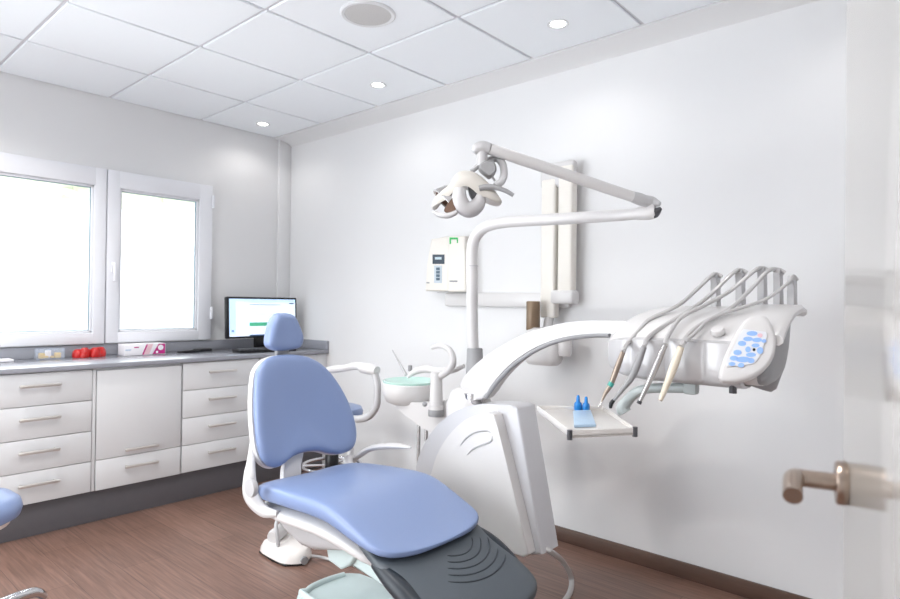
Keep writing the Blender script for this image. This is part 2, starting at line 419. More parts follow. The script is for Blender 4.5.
b.build('screen', ['screen', 'scrblue', 'scrgreen', 'scrdark', 'scrgrey'], mn)
MB().box(-.42, -.30, -.225, -.195, ZT+.01, 1.02, .008).lathe([(0, 0), (.13, 0), (.13, .008), (.05, .02), (0, .022)], (-.36, -.22, ZT), sy=.7).build('stand', 'black', mn)

# ------------------------------------------------------------------ ceiling fittings
DL = [((263, 124), 'round recessed ceiling light nearest the corner above the monitor'),
      ((378, 85), 'round recessed ceiling light in the middle of the row of three'),
      ((558, 24), 'round recessed ceiling light nearest the camera above the lamp arm')]
for (q, lab) in DL:
    p = at(*q, 'z', H)
    t = thing('ceiling_downlight', lab, 'ceiling light', p, 'recessed lights along the ceiling')
    MB().lathe([(.036, 0), (.046, -.004), (.05, -.002), (.05, .0), (.036, .004)], (p.x, p.y, H)).build('rim', 'white', t)
    MB().lathe([(0, 0), (.034, 0), (.036, .004), (0, .005)], (p.x, p.y, H-.001)).build('lamp_face', 'lamp', t)
p = at(368, 14, 'z', H)
t = thing('ceiling_speaker', 'round white grille speaker set flush in the ceiling', 'speaker', p)
MB().lathe([(.105, .002), (.105, -.006), (.118, -.008), (.125, -.003), (.125, .002)], (p.x, p.y, H), seg=48).build('ring', 'white', t)
b = MB(); b.m(0).lathe([(0, .0), (.104, .0), (.104, -.005), (0, -.007)], (p.x, p.y, H), seg=48)
b.build('grille', ['speaker'], t)

# ------------------------------------------------------------------ x-ray equipment on the right wall
t = thing('xray_control_box', 'cream control box with small display mounted on the right wall', 'control box', (0, -1.7, 1.32))
X = -.10
pl = lambda a, c: at(a, c, 'x', X)
O = [pl(431, 239), pl(448, 236), pl(448, 291), pl(425, 291), pl(427, 265)]
MB().prism(O, (-X-.001, 0, 0), .008).build('display_half', 'cream', t)
O = [pl(448, 236), pl(465, 236), pl(466.5, 292), pl(448, 292)]
MB().prism([p+V((-.006, 0, 0)) for p in O], (-X+.005, 0, 0), .012).build('cover_half', 'cream', t)
def face(px0, py0, px1, py1, d):
    return [at(a, c, 'x', X-d) for a, c in ((px0, py0), (px1, py0), (px1, py1), (px0, py1))]
b = MB()
b.m(0).quad(face(432.5, 254.5, 444.5, 264, .001)); b.m(1).quad(face(435, 257, 441.5, 259.5, .002)); b.build('display', ['lcd', 'lcdlight'], t)
b = MB(); b.m(0).prism(face(434.2, 265.5, 442, 283, .0005), (-.002, 0, 0), .001)
for k in range(4): b.m(1).prism(face(436.2, 267.5+k*3.4, 439.8, 270.2+k*3.4, .003), (-.002, 0, 0), .0008)
b.build('keypad', ['keypad', 'keybtn'], t)
b = MB(); b.m(0).quad(face(449.5, 237.5, 458, 239.5, .008)).quad(face(449.5, 239.5, 451, 244, .008)).quad(face(456.8, 239.5, 458, 243, .008))
b.build('green_mark', 'green', t)
MB().quad(face(449.5, 280.5, 457.5, 282, .008)).build('small_text', 'mgrey', t)
MB().quad(face(426.5, 282, 429.5, 283.4, .001)).build('small_text', 'mgrey', t)

t = thing('wall_xray_unit', 'tall cream folded scissor arm of the wall mounted x-ray unit', 'x-ray unit', (0, -2.5, 1.3))
p0, p1 = at(448, 300, 'x', 0), at(572, 300, 'x', 0)
MB().box(-.03, -.001, p1.y, p0.y, 1.238, 1.318, .006).build('wall_plate', 'plastic', t)
XX = -.1
def vbar(pxa, pxb, pya, pyb, x, name, m='cream'):
    a, c = at(pxa, pya, 'x', x), at(pxb, pyb, 'x', x)
    MB().box(x-.0, x+.06, c.y, a.y, c.z, a.z, .012, 3).build(name, m, t)
vbar(541, 553.5, 180, 318, XX, 'arm_link'); vbar(558, 571, 166, 292, XX, 'arm_link')
a, c = at(539, 164, 'x', XX), at(573, 184, 'x', XX)
MB().box(XX+.005, XX+.055, c.y, a.y, c.z, a.z, .02, 3).build('elbow', 'plastic', t)
a, c = at(550, 290, 'x', XX), at(573, 304, 'x', XX)
MB().box(XX-.005, -.03, c.y, a.y, c.z, a.z, .015, 3).build('pivot_block', 'plastic', t)
# tube head: hangs from the first link
hx = -.16
a, c = at(527, 340, 'x', hx), at(560, 366, 'x', hx)
rings = []
b = MB()
yc, ym = (a.y+c.y)/2, abs(a.y-c.y)/2
for z, sx, sy in ((c.z, .045, .78), (c.z+.012, .055, .92), (c.z+.03, .062, 1.), (c.z+.09, .064, 1.02), (c.z+.14, .06, .98), (c.z+.175, .05, .85), (c.z+.19, .03, .6)):
    rings.append([V((hx+sx*math.copysign(abs(math.cos(q))**.6, math.cos(q)), yc+ym*sy*math.copysign(abs(math.sin(q))**.6, math.sin(q)), z)) for q in [2*math.pi*k/28 for k in range(28)]])
b.loft(rings); b.build('tube_head', 'plastic', t)
a = at(562, 342, 'x', hx); MB().lathe([(0, -.07), (.03, -.07), (.036, -.055), (.036, .045), (.03, .055), (0, .055)], (hx+.01, a.y-.01, a.z), seg=24).build('head_yoke', 'plastic', t)
a, c = at(533, 302, 'x', hx), at(533, 330, 'x', hx)
MB().lathe([(0, 0), (.034, 0), (.036, .004), (.036, a.z-c.z), (.033, a.z-c.z+.004), (.028, a.z-c.z-.006), (0, a.z-c.z-.008)], (hx, c.y, c.z), seg=28).build('cone', 'brown', t)
a = at(547, 318, 'x', XX); c = at(547, 345, 'x', hx)
MB().tube([(XX+.03, a.y, a.z+.02), (XX+.01, a.y, (a.z+c.z)/2+.02), (hx+.02, c.y, c.z)], .025, 12).build('drop_joint', 'plastic', t)

# ------------------------------------------------------------------ dental chair
CX = -1.37
dc = thing('dental_chair', 'blue vinyl dental chair with charcoal footrest and white shell', 'dental chair', (CX, -2.5, 0))
def sect(y, z, hw, th, dish=.0, ex=3.2, n=40, tilt=0.):
    out = []
    for k in range(n):
        a = 2*math.pi*k/n; c, s = math.cos(a), math.sin(a)
        u = math.copysign(abs(c)**(2/ex), c); v = math.copysign(abs(s)**(2/ex), s)
        zz = z-th/2+v*th/2 - (dish*(1-u*u) if v > 0 else 0)
        out.append(V((CX+u*hw, y+tilt*v*th/2, zz)))
    return out
# seat pad: y, top z, half width, thickness
S = [(-2.165, .545, .12, .03), (-2.17, .556, .185, .055), (-2.195, .568, .222, .074), (-2.26, .586, .242, .082), (-2.4, .598, .252, .084), (-2.55, .608, .257, .084),
     (-2.64, .610, .257, .084), (-2.70, .600, .256, .082), (-2.77, .574, .253, .076), (-2.83, .549, .249, .06), (-2.875, .53, .246, .046), (-2.91, .517, .236, .036),
     (-2.936, .507, .206, .03), (-2.955, .499, .15, .024), (-2.964, .493, .08, .014)]
b = MB(); b.loft([sect(y, z, w, th, .012*min(1, w/.25), 4.2) for y, z, w, th in S]); b.build('seat', 'blue', dc, 1)
# footrest pad
S = [(-2.74, .55, .2, .03), (-2.76, .545, .228, .05), (-2.85, .508, .236, .06), (-2.93, .474, .238, .066), (-3.03, .434, .236, .068), (-3.11, .402, .232, .066), (-3.16, .381, .222, .06), (-3.19, .368, .195, .052), (-3.21, .358, .14, .04), (-3.218, .35, .07, .02)]
b = MB(); b.m(0).loft([sect(y, z, w, th, .004, 3.6) for y, z, w, th in S])
o = b.build('footrest', ['grey'], dc, 1)
for sx_, nm in ((-1, 'footrest_side'), (1, 'footrest_side')):
    MB().tube([(CX+sx_*.214, -2.87, .455), (CX+sx_*.222, -2.97, .42), (CX+sx_*.216, -3.07, .375), (CX+sx_*.19, -3.15, .345)], [.02, .03, .028, .012], 12).build(nm, 'slate', o)
def footz(y): return .474+(y+2.93)*.4
for k in range(5):
    rr = .1+k*.032; pts = []
    for a in range(-40, 66, 6):
        x = CX+.05+rr*1.0*math.sin(math.radians(a)); yy = -2.92-rr*.8*math.cos(math.radians(a))
        if abs(x-CX) < .2 and yy > -3.19: pts.append((x, yy, footz(yy)-.0035))
    if len(pts) > 3: MB().tube(pts, [.0005]+[.0026]*(len(pts)-2)+[.0005], 6, 2).build('groove_shade_line', 'grooveshade', o)  # darker tubes paint in the shade of the footrest grooves
# white shell under the seat
S = [(-2.17, .49, .17, .04), (-2.2, .497, .225, .06), (-2.4, .515, .24, .07), (-2.58, .528, .24, .07), (-2.70, .515, .235, .07), (-2.80, .48, .22, .06), (-2.88, .45, .2, .04)]
b = MB(); b.loft([sect(y, z, w, th, 0) for y, z, w, th in S]); b.build('seat_shell', 'plastic', dc, 1)
UX = -1.50
pxy = lambda pts, x: [at(a, c, 'x', x) for a, c in pts]
MB().prism(pxy([(279, 505), (279, 524), (285, 533), (299, 546), (312, 551), (356, 552), (378, 556), (366, 540), (340, 522), (310, 508)], UX), (.30, 0, 0), .02).build('undercarriage', 'lgrey', dc)
LX = -1.44
MB().prism(pxy([(326, 540), (326, 551), (328, 561), (340, 570), (349, 566), (360, 548)], LX), (.24, 0, 0), .01).build('lift_link', 'mint', dc)
MB().prism(pxy([(356, 545), (349, 566), (384, 582), (402, 610), (470, 640), (470, 600), (400, 556)], LX+.02), (.20, 0, 0), .012).build('lift_arm', 'mint', dc)
BX = -1.275
b = MB()
b.box(BX-.15, BX+.15, -3.25, -2.25, .0, .045, .015, 3)
O = spline([(BX-.15, -2.30, 0), (BX-.13, -2.215, 0), (BX-.0, -2.195, 0), (BX+.11, -2.205, 0), (BX+.15, -2.32, 0), (BX+.15, -2.8, 0), (BX+.14, -3.22, 0), (BX, -3.26, 0), (BX-.14, -3.22, 0), (BX-.15, -2.8, 0)], 4, True)
b.prism([p+V((0, 0, .045)) for p in O], (0, 0, .05), .02)
bs = b.build('base', 'mint', dc)
MB().tube([(BX+.09, -2.225, .094), (BX-.0, -2.215, .096), (BX-.10, -2.232, .096), (BX-.135, -2.32, .096), (BX-.135, -3.18, .096)], .014, 10).build('base_rim', 'mint', bs)
# backrest
BP = V((CX, -2.165, .62)); bup = V((0, .098, .42)).normalized(); BN = V((0, -1, 0)); BN = (BN-bup*BN.dot(bup)).normalized()
bo = [(276,354),(290,353),(306,355.6),(319.6,363),(331.6,376.6),(342,394.7),(349.7,412.7),(353.6,429),(353.6,441),(349.7,450),(340.7,454.8),(330,454.8),(318,452),(304.6,453),(291,458),(279,467),(270,469),(261,464),(255.6,453),(252.6,435),(251,411),(251.4,390),(253.5,372),(259.5,361.6),(267,356.5)]
OB = [atp(x, y, BP, BN) for x, y in bo]
bc = sum(OB, V())/len(OB); OB = [bc+(p-bc)*.982 for p in OB]
def bol(d, sc):
    u = d.x/.22
    return .018*min(1, u*u)*sc
sh = MB()
br = sh.pad(OB, BP, BN, [(.55, -.062), (.8, -.058), (.95, -.044), (1.002, -.032), (1.008, -.02), (.985, -.008)]).build('back_shell', 'plastic', dc)
bk = MB().pad(OB, BP, BN, [(.9, -.022), (.985, -.018), (1.0, 0), (.985, .014), (.94, .024), (.86, .029), (.7, .027), (.5, .022), (.3, .019), (.12, .018)], bol).build('backrest', 'blue', dc, 1)
# brackets at the hip
b = MB(); b.tube([atp(253, 440, BP-BN*.03, BN), atp(251, 462, BP-BN*.03, BN), V((-1.62, -2.20, .60)), V((-1.622, -2.215, .53)), V((-1.61, -2.28, .485)), V((-1.60, -2.36, .49))], [.012, .018, .024, .03, .024, .012], 14, flat=.9); hb = b.build('hip_bracket', 'plastic', dc)
p = at(254, 487, 'x', -1.652)
MB().lathe([(0, 0), (.03, 0), (.033, .004), (.034, .012), (.032, .02), (0, .022)], p, (-1, 0, 0), 28).build('pivot_cap', 'lgrey', hb)
b = MB(); b.tube([atp(350, 440, BP-BN*.05, BN), atp(351, 457, BP-BN*.03, BN), V((-1.135, -2.18, .56)), V((-1.14, -2.22, .50))], [.012, .016, .022, .02], 12).build('hip_bracket', 'plastic', dc)
O = [atp(288, 450, BP-BN*.03, BN), atp(305, 448, BP-BN*.03, BN), atp(301, 466, BP-BN*.01, BN), atp(302, 488, BP-BN*.01, BN), atp(283, 490, BP-BN*.01, BN), atp(284, 470, BP-BN*.01, BN)]
MB().prism(O, -BN*.03, .006).build('spine_bracket', 'plastic', dc)
# headrest
HP = V((CX, -2.055, 1.09)); hup = V((0, .02, .42)).normalized(); HN = V((0, -1, 0)); HN = (HN-hup*HN.dot(hup)).normalized()
ho = [(274.6,314.3),(282,313),(289.6,313.7),(294,317),(298.6,327),(301.6,337.6),(300.5,345),(295.6,349),(285,350.8),(274.6,350.8),(268.5,348.3),(266,343.6),(267,334.6),(269.4,324)]
OH = [atp(x, y, HP, HN) for x, y in ho]
hr = MB().pad(OH, HP, HN, [(.5, -.05), (.8, -.045), (.95, -.03), (1.0, -.01), (.99, .008), (.93, .022), (.8, .03), (.6, .031), (.3, .03), (.1, .03)], lambda d, sc: .05*d.x*d.x/.006*.06).build('headrest', 'blue', dc, 1)
hc = sum(OH, V())/len(OH)
MB().box(hc.x-.03, hc.x+.03, -2.055, -2.03, .95, 1.09, .006).build('headrest_stem', 'mgrey', hr)
# right armrest
arm = [(351, 462), (360, 455), (370, 449), (382, 446.5), (397, 446), (411, 448)]
MB().tube([at(a, c, 'x', -1.09) for a, c in arm], [.018, .02, .022, .024, .022, .008], 12, flat=.55, flatdir=(0, 0, 1)).build('armrest', 'plastic', dc)

# foot control on the floor
fp = thing('foot_control', 'pale foot pedal control on the floor behind the dental chair', 'foot pedal', at(285, 562, 'z', 0))
fc = at(286, 560, 'z', 0); g = lambda a, c, z=0: at(a, c, 'z', z)
O = [g(259, 553), (g(272, 562)), g(285, 567), g(304, 566), g(312, 558), g(308, 548), g(285, 542), g(270, 546)]
MB().prism(O, (0, 0, .012), .004).build('sole', 'black', fp)
b = MB(); O2 = [p+V((0, 0, .012)) for p in spline(O, 3, True)]; c0 = sum(O2, V())/len(O2)
b.loft([[c0+(p-c0)*s+V((0, 0, z)) for p in O2] for s, z in ((.97, 0), (.95, .02), (.85, .045), (.65, .055), (.3, .058))]); b.build('housing', 'warm', fp)
b = MB(); b.lathe([(0, -.055), (.028, -.055), (.034, -.04), (.034, .04), (.028, .055), (0, .055)], c0+V((-.01, .06, .085)), (.9, .4, .1), 20); b.build('roller', 'plastic', fp)
MB().tube([c0+V((-.06, -.02, .03)), c0+V((-.065, -.015, .10)), c0+V((-.05, .02, .15)), c0+V((.0, .06, .15)), c0+V((.02, .07, .10))], .009, 10).build('carry_bow', 'lgrey', fp)
p = g(304, 560, .03); MB().lathe([(0, 0), (.018, 0), (.018, .012), (0, .014)], p, (-.3, -1, 0), 16).build('side_knob', 'mgrey', fp)
tag(MB().tube([g(311, 556, .03), g(325, 558, .015), g(345, 563, .012), g(370, 566, .012)], .008, 8).build('pedal_cable', 'hose'), 'grey cable from the foot pedal towards the chair base', 'cable')

# ------------------------------------------------------------------ dental unit beside the chair
du = thing('dental_unit', 'white dental unit cabinet with rounded shoulder beside the chair', 'dental unit', (-.82, -2.65, .3))
XA = -.912
pts_b = [(413, 480), (415, 468), (421, 450), (431, 432), (444, 418), (460, 408), (478, 403.5), (494, 404)]
# rear body (larger) : x from -.86 to -.745
def arc_profile(px, x, yfront, zb, ztop):
    P = [at(a, c, 'x', x) for a, c in px]
    return P
P = [at(a, c, 'x', -.86) for a, c in [(415, 470), (421, 451), (431, 433), (444, 419), (460, 409), (478, 404.5), (498, 404.5), (512, 405.5), (518, 409)]]
P = spline(P, 4)
P = P + [V((-.86, -3.0, .30)), V((-.86, -2.95, .285)), V((-.86, -2.4, .285)), V((-.86, -2.3, .32))]
MB().prism(P, (.125, 0, 0), .025, 4).build('body', 'plastic_shade', du)
P = [at(a, c, 'x', XA) for a, c in [(430, 478), (437, 455), (449, 435), (465, 420), (482, 413.5), (490, 413), (495, 416)]]
P = spline(P, 4); e = P[-1]
P = P + [V((XA, -2.825, .76)), V((XA, -2.975, .31)), V((XA, -2.95, .29)), V((XA, -2.42, .29)), V((XA, -2.38, .40))]
cv = MB().prism(P, (.055, 0, 0), .016, 4).build('front_cover', 'plastic', du)
b = MB()
for q in ([(460, 446), (466, 438), (475, 432), (486, 430.5), (491, 433)], [(467, 455), (474, 448), (484, 444), (491, 441), (492, 436)]):
    b.tube([at(a, c, 'x', XA-.001) for a, c in q], [.001]+[.004]*(len(q)-2)+[.001], 8, 4)
b.build('moulded_ridge', 'lgrey', cv)
# turret on top carrying pole and arm
b = MB(); pc = V((-.74, -2.6, 0))
b.lathe([(0, .60), (.1, .60), (.105, .80), (.085, .855), (.06, .875), (.0, .88)], (-.72, -2.52, 0), seg=32)
b.build('turret', 'plastic', du)
tag(MB().tube([V((-.80, -2.95, .30)), at(551, 552, 'x', -.8), at(563, 562, 'z', .16), at(571, 577, 'z', .05), at(570, 592, 'z', .013), at(560, 606, 'z', .013), at(540, 622, 'z', .013)], .012, 10).build('supply_hose', 'hose'), 'grey supply hose looping from the white unit to the floor', 'hose')

# spittoon
sp = thing('spittoon', 'white spittoon with pale mint glass bowl and curved spout', 'spittoon', (-.45, -1.95, .5))
sc = at(411, 381, 'x', -.45); zr = sc.z
MB().lathe([(0, -.055), (.10, -.055), (.135, -.03), (.155, -.004), (.158, .004), (.15, .006), (.135, -.004), (.09, -.02), (0, -.03)], (-.45, sc.y, zr), seg=48).build('bowl', 'mintglass', sp)
b = MB(); b.lathe([(0, -.135), (.09, -.13), (.135, -.11), (.155, -.07), (.161, -.045), (.161, -.012), (.152, -.006), (.12, -.04), (0, -.06)], (-.45, sc.y, zr), seg=48); b.build('bowl_housing', 'plastic', sp)
p = at(387, 398, 'x', -.52); MB().tube([p, at(395, 399, 'x', -.5), at(405, 400, 'x', -.48)], .012, 10).build('side_nozzle', 'mgrey', sp)
O = [at(a, c, 'x', -.55) for a, c in [(393, 401), (400, 411), (412, 421), (428, 431), (445, 438), (462, 440), (474, 420), (470, 404), (448, 401), (420, 403)]]
MB().prism(spline(O, 3, True), (.14, 0, 0), .03, 4).build('support_arm', 'plastic', sp)
b = MB(); a, c = at(438, 372, 'x', -.58), at(436, 412, 'x', -.58)
b.lathe([(0, 0), (.038, 0), (.038, .03), (.034, .034), (.03, a.z-c.z-.02), (.028, a.z-c.z), (0, a.z-c.z+.004)], c, seg=24); col = b.build('spout_column', 'plastic', sp)
b = MB(); b.lathe([(0, 0), (.0385, 0), (.0395, .004), (.0395, .03), (.0385, .034), (0, .034)], c-V((0, 0, .02)), seg=24); b.build('column_collar', 'mgrey', col)
MB().tube([at(q[0], q[1], 'x', -.58) for q in ((441, 376), (449, 370), (453, 362), (451, 352), (445, 347), (438, 346), (432, 348))], [.018, .019, .018, .016, .014, .012, .009], 12).build('water_spout', 'plastic', sp)
MB().tube([at(q[0], q[1], 'x', -.52) for q in ((408, 377), (416, 371), (426, 369), (438, 371), (452, 370), (464, 366))], [.008, .018, .02, .018, .018, .01], 12).build('holder_rail', 'plastic', sp)
MB().tube([at(q[0], q[1], 'x', -.52) for q in ((406, 375), (399, 362), (392.5, 350))], [.009, .006, .0035], 10).build('suction_tip', 'lgrey', sp)
MB().lathe([(0, 0), (.012, 0), (.012, .03), (0, .032)], at(410, 371, 'x', -.5), seg=12).build('knob', 'mgrey', sp)
MB().lathe([(0, 0), (.011, 0), (.013, .008), (.008, .016), (0, .018)], at(425, 404, 'x', -.62), (-.8, -.5, 0), 14).build('drain_knob', 'mgrey', sp)
for q in (419, 426.5):
    a = at(q, 420, 'x', -.48)
    MB().tube([(a.x, a.y, .0), (a.x, a.y, .3), (a.x, a.y, a.z+.01)], .0095, 10, 2).build('drain_pipe', 'silver', sp)

# ------------------------------------------------------------------ operating lamp
ol = thing('operating_lamp', 'white jointed operating lamp on a tall bent pole', 'lamp', (-.68, -2.52, .95))
PX = -.68
pole = [(474, 372), (472.5, 330), (472, 280), (472, 252), (475, 238), (484, 228), (497, 223.5), (515, 221.5), (560, 219), (610, 215.8), (645, 213.3)]
MB().tube([at(a, c, 'x', PX) for a, c in pole], [.026, .026, .026, .026, .026, .0255, .025, .0245, .024, .023, .021], 20).build('pole', 'plastic', ol)
a, c = at(474, 348, 'x', PX), at(474.5, 378, 'x', PX)
MB().lathe([(0, 0), (.04, 0), (.036, a.z-c.z-.006), (.033, a.z-c.z), (0, a.z-c.z)], c, seg=28).build('pole_collar', 'mgrey', ol)
a = at(472.3, 266, 'x', PX); MB().lathe([(.0262, -.002), (.0272, -.001), (.0272, .001), (.0262, .002)], a, seg=24).build('pole_joint_ring', 'lgrey', ol)
J = at(651, 213, 'x', PX); J2 = at(651, 203, 'x', PX)
b = MB(); b.m(0).tube([at(638, 213.5, 'x', PX), at(650, 212.8, 'x', PX), at(656, 211.5, 'x', PX)], [.024, .026, .02], 16); b.m(1).tube([at(650, 216, 'x', PX), at(655, 213, 'x', PX), at(661, 208, 'x', PX)], [.012, .018, .006], 12); b.m(0).lathe([(0, -.015), (.017, -.015), (.017, .03), (0, .03)], J, seg=20)
b.build('elbow_joint', ['plastic', 'dgrey'], ol)
E0 = J2; E1 = at(490, 149, 'x', -1.15)
d = (E1-E0)
b = MB(); b.m(0).tube([E0+V((0, 0, -.005)), E0+d*.06, E0+d*.12], [.014, .022, .02], 16)
b.tube([at(660, 204, 'x', PX), at(652, 202, 'x', PX), E0+d*.05], [.008, .02, .02], 14).build('elbow_cover', 'lgrey', ol)
MB().tube([E0+d*.08, E0+d*.5, E1], [.0195, .02, .02], 20, 2).build('spring_arm', 'plastic', ol)
b = MB(); p, q = E0+d*.86, E0+d*.80; up = V((0, 0, .019))
b.tube([p+up, q+up], .006, 8, 1, flat=.3).build('arm_badge', 'dgrey', ol)
DP = (E1-CAM).dot(FW)
L = lambda x, y, k=0.: atd(x, y, DP+k)
b = MB(); b.tube([E1-(E1-E0)*-.0, L(483, 147.5), L(477, 149), L(473.5, 152)], [.0205, .023, .021, .012], 16); hd = b.build('arm_end_cap', 'lgrey', ol)
lh = MB(); lh.lathe([(0, 0), (.018, 0), (.02, .02), (.017, .065), (0, .065)], L(482, 166)); lh.build('drop_stem', 'lgrey', ol)
NL = -FW
def lpad(pts, k, levels, name, m, parent=ol, sub=0, smooth=4):
    P0 = CAM+FW*(DP+k)
    O = [atp(x, y, P0, NL) for x, y in pts]
    return MB().pad(O, P0, NL, levels, smooth=smooth).build(name, m, parent, sub)
gm = lpad([(479, 166), (487, 162), (494, 163.5), (496, 172), (490, 178), (485, 175.5), (480, 171)], 0., [(.8, -.03), (1, -.022), (1, .022), (.8, .03)], 'gimbal_block', 'mgrey')
MB().tube([L(489, 174), L(493, 178), L(495, 181)], .004, 8).build('gimbal_pin', 'lgrey', gm)
MB().tube([L(x, y, k) for x, y, k in ((472, 171, .02), (479, 165.5, .03), (488, 161, .03), (496, 158.5, .03), (502, 163, .02), (504, 172, .0), (502, 181, -.02), (495, 186, -.03))], [.009, .01, .0115, .013, .0135, .0135, .013, .011], 14).build('yoke_ring', 'lgrey', ol)
hs = lpad([(449, 186), (455, 176), (463, 172), (474, 173.5), (485, 181), (494, 191), (501, 201), (500, 204.5), (492, 203), (483, 198), (475, 191), (466, 186.5), (457, 188), (447, 194.5), (438, 203), (433, 208.5), (432, 204.5), (438, 195)], .0,
          [(.9, -.055), (.98, -.05), (1, -.03), (1, .02), (.97, .034), (.86, .044), (.6, .05)], 'lamp_housing', 'lampshell')
MB().tube([L(x, y, k) for x, y, k in ((460, 189, -.045), (459.5, 199, -.05), (464, 207.5, -.05), (471, 209.5, -.045), (478, 204, -.035), (480.5, 194, -.03))], [.02, .027, .028, .028, .025, .018], 18).build('lamp_bulb_cover', 'lgrey', hs)
lpad([(468, 188), (476, 192), (483, 197), (477, 202), (470, 199)], .0, [(.9, .01), (1, .03), (.8, .045)], 'dark_gap_pad', 'dgrey', hs)  # dark pad standing in for the dark gap in the lamp head
ax = (-RT*.62-UP*.5-FW*.12+V((0, 0, 0))).normalized()
rc = L(447, 200, -.01)
b = MB(); pr = [(0, -.05), (.03, -.047), (.052, -.03), (.062, 0), (.065, .012), (.061, .014), (.056, .006)]
b.lathe(pr+[(.04, -.012), (0, -.02)], rc, ax, 36, 1., .62); b.build('reflector_shell', 'silver', hs)
b = MB(); b.lathe([(0, -.016), (.04, -.008), (.057, .008), (.054, .0095), (.03, -.003), (0, -.01)], rc, ax, 36, 1., .62); b.build('reflector', 'bronze', hs)
lpad([(444, 211), (448, 203), (455, 196), (457, 201), (456, 209), (451, 213.5)], -.058, [(.9, -.006), (1, 0), (.9, .004)], 'reflector_glass', 'bronze', hs)
MB().tube([L(x, y, k) for x, y, k in ((434, 212, -.03), (440, 215, -.05), (449, 215.5, -.06), (457, 212, -.06))], [.006, .009, .01, .008], 10).build('reflector_rim', 'lgrey', hs)
MB().tube([L(x, y, -.05) for x, y in ((479, 188.5), (486, 187), (495, 187.5), (505, 190.5), (513.5, 195.5))], [.01, .0105, .009, .008, .007], 12).build('lamp_handle', 'mgrey', hs)

# ------------------------------------------------------------------ instrument delivery head on its arm
dv = thing('delivery_arm', 'thick white curved arm carrying the instrument console', 'arm', (-.75, -2.5, .85))
AX = -.79
out_t = [(459, 386), (464, 377), (476, 364), (495, 350), (520, 336), (550, 326), (580, 321), (612, 321), (640, 322)]
out_b = [(640, 334), (612, 333.5), (585, 334), (556, 339), (530, 350), (508, 366), (492, 384), (482, 399), (468, 400)]
P = spline([at(a, c, 'x', AX) for a, c in out_t], 4)+spline([at(a, c, 'x', AX) for a, c in out_b], 4)
MB().prism(P, (.085, 0, 0), .02, 4).build('arm_cover', 'plastic', dv)
g1 = [(484, 397), (494, 383), (510, 366), (532, 350.5), (557, 339.8), (586, 334.8), (608, 334.3)]
MB().tube([at(a, c, 'x', AX-.001)+V((.012, 0, -.002)) for a, c in g1], .011, 10).build('underside_strip', 'mgrey', dv)
a = at(474, 404, 'x', AX+.04); MB().lathe([(0, 0), (.042, 0), (.044, .006), (.044, .022), (.05, .026), (.05, .05), (0, .05)], a, seg=28).build('pivot_ring', 'silver', dv)

ih = thing('instrument_console', 'wide white instrument console with blue keypad and rear hose brackets', 'console', (-.78, -3.55, 1.0))
base = [(-.895, 1.024), (-.905, 1.07), (-.90, 1.145), (-.865, 1.175), (-.80, 1.215), (-.72, 1.243), (-.64, 1.253), (-.585, 1.245), (-.57, 1.21), (-.60, 1.12), (-.66, 1.05), (-.74, 1.022), (-.82, 1.01)]
cxx, czz = -.77, 1.12
def ring(y, s, dz=0., sx=None):
    R = spline([(cxx+(x-cxx)*(sx or s), y, czz+(z-czz)*s+dz) for x, z in base], 4, True)
    return R
czz = 1.095
def sy(y):
    t = min(1, max(0, (-3.235-y)/.2)); return .12+.88*math.sqrt(max(0, 1-(1-t)**2.2))
st_ = [-3.235, -3.238, -3.245, -3.255, -3.27, -3.29, -3.315, -3.35, -3.39, -3.44, -3.55]
b = MB(); b.loft([ring(y, sy(y)) for y in st_]+[ring(-3.70, 1.012, .002), ring(-3.745, 1.0, .003), ring(-3.76, .96)])
b.build('console_body', 'plastic', ih)
# silver front panel with scallops, following the body's lower front
pb = spline([(-.80, 0, 1.008), (-.86, 0, 1.01), (-.897, 0, 1.024), (-.909, 0, 1.07), (-.906, 0, 1.13), (-.902, 0, 1.148)], 5)
rows = []
for k in range(71):
    y = -3.262-.0066*k; s_ = sy(y); t = k/70
    o_ = .009+.010*abs(math.sin(t*math.pi*4.0))**.6*(min(1, k/12))
    row = []
    for m_, p in enumerate(pb):
        e_ = 0 if m_ in (0, len(pb)-1) else (o_ if 2 < m_ < len(pb)-3 else .007)
        if k in (0, 70): e_ = 0
        row.append(V((cxx+(p.x-cxx)*s_-e_, y, czz+(p.z-czz)*s_-(.006 if 0 < m_ < 12 and e_ else 0))))
    rows.append(row)
b = MB(); b.loft(rows, cap=False, closed=False)
b.build('front_panel', 'panel', ih)
b = MB(); p = at(718, 333, 'x', -.89); b.lathe([(0, 0), (.02, 0), (.022, .006), (.018, .016), (0, .018)], p, (-.55, 0, .83), 24); b.build('button_cap', 'plastic', ih)
# right end of the console: top lip and grey cheek
TL = [at(a, c, 'x', -.62) for a, c in ((757, 322), (775, 312), (797, 307), (798, 316), (783, 319), (770, 329), (762, 341))]
b = MB()
b.loft([ring(y, s, dz) for y, s, dz in ((-3.74, .97, .0), (-3.77, .93, -.0), (-3.785, .8, -.0), (-3.79, .6, .0))]); b.build('end_cheek', 'mgrey', ih)
b = MB()
lip = [(-.88, 1.172), (-.80, 1.222), (-.72, 1.25), (-.62, 1.262), (-.57, 1.255)]
rg = []
for y, k, dz in ((-3.70, 1., .0), (-3.78, 1., .001), (-3.815, 1., -.002), (-3.825, .97, -.012)):
    up_ = spline([(x, y, z+dz) for x, z in lip], 4); dn = [p+V((0, 0, -.03 if k == 1. else -.012)) for p in reversed(up_)]
    rg.append(up_+dn)
b.loft(rg); b.build('top_lip', 'plastic', ih)
a = at(762, 372, 'x', -.72)
b = MB(); b.lathe([(0, -.05), (.045, -.05), (.055, -.035), (.055, .03), (.045, .045), (0, .05)], a, (.1, -.3, 1), 28); b.build('end_knob', 'mgrey', ih)
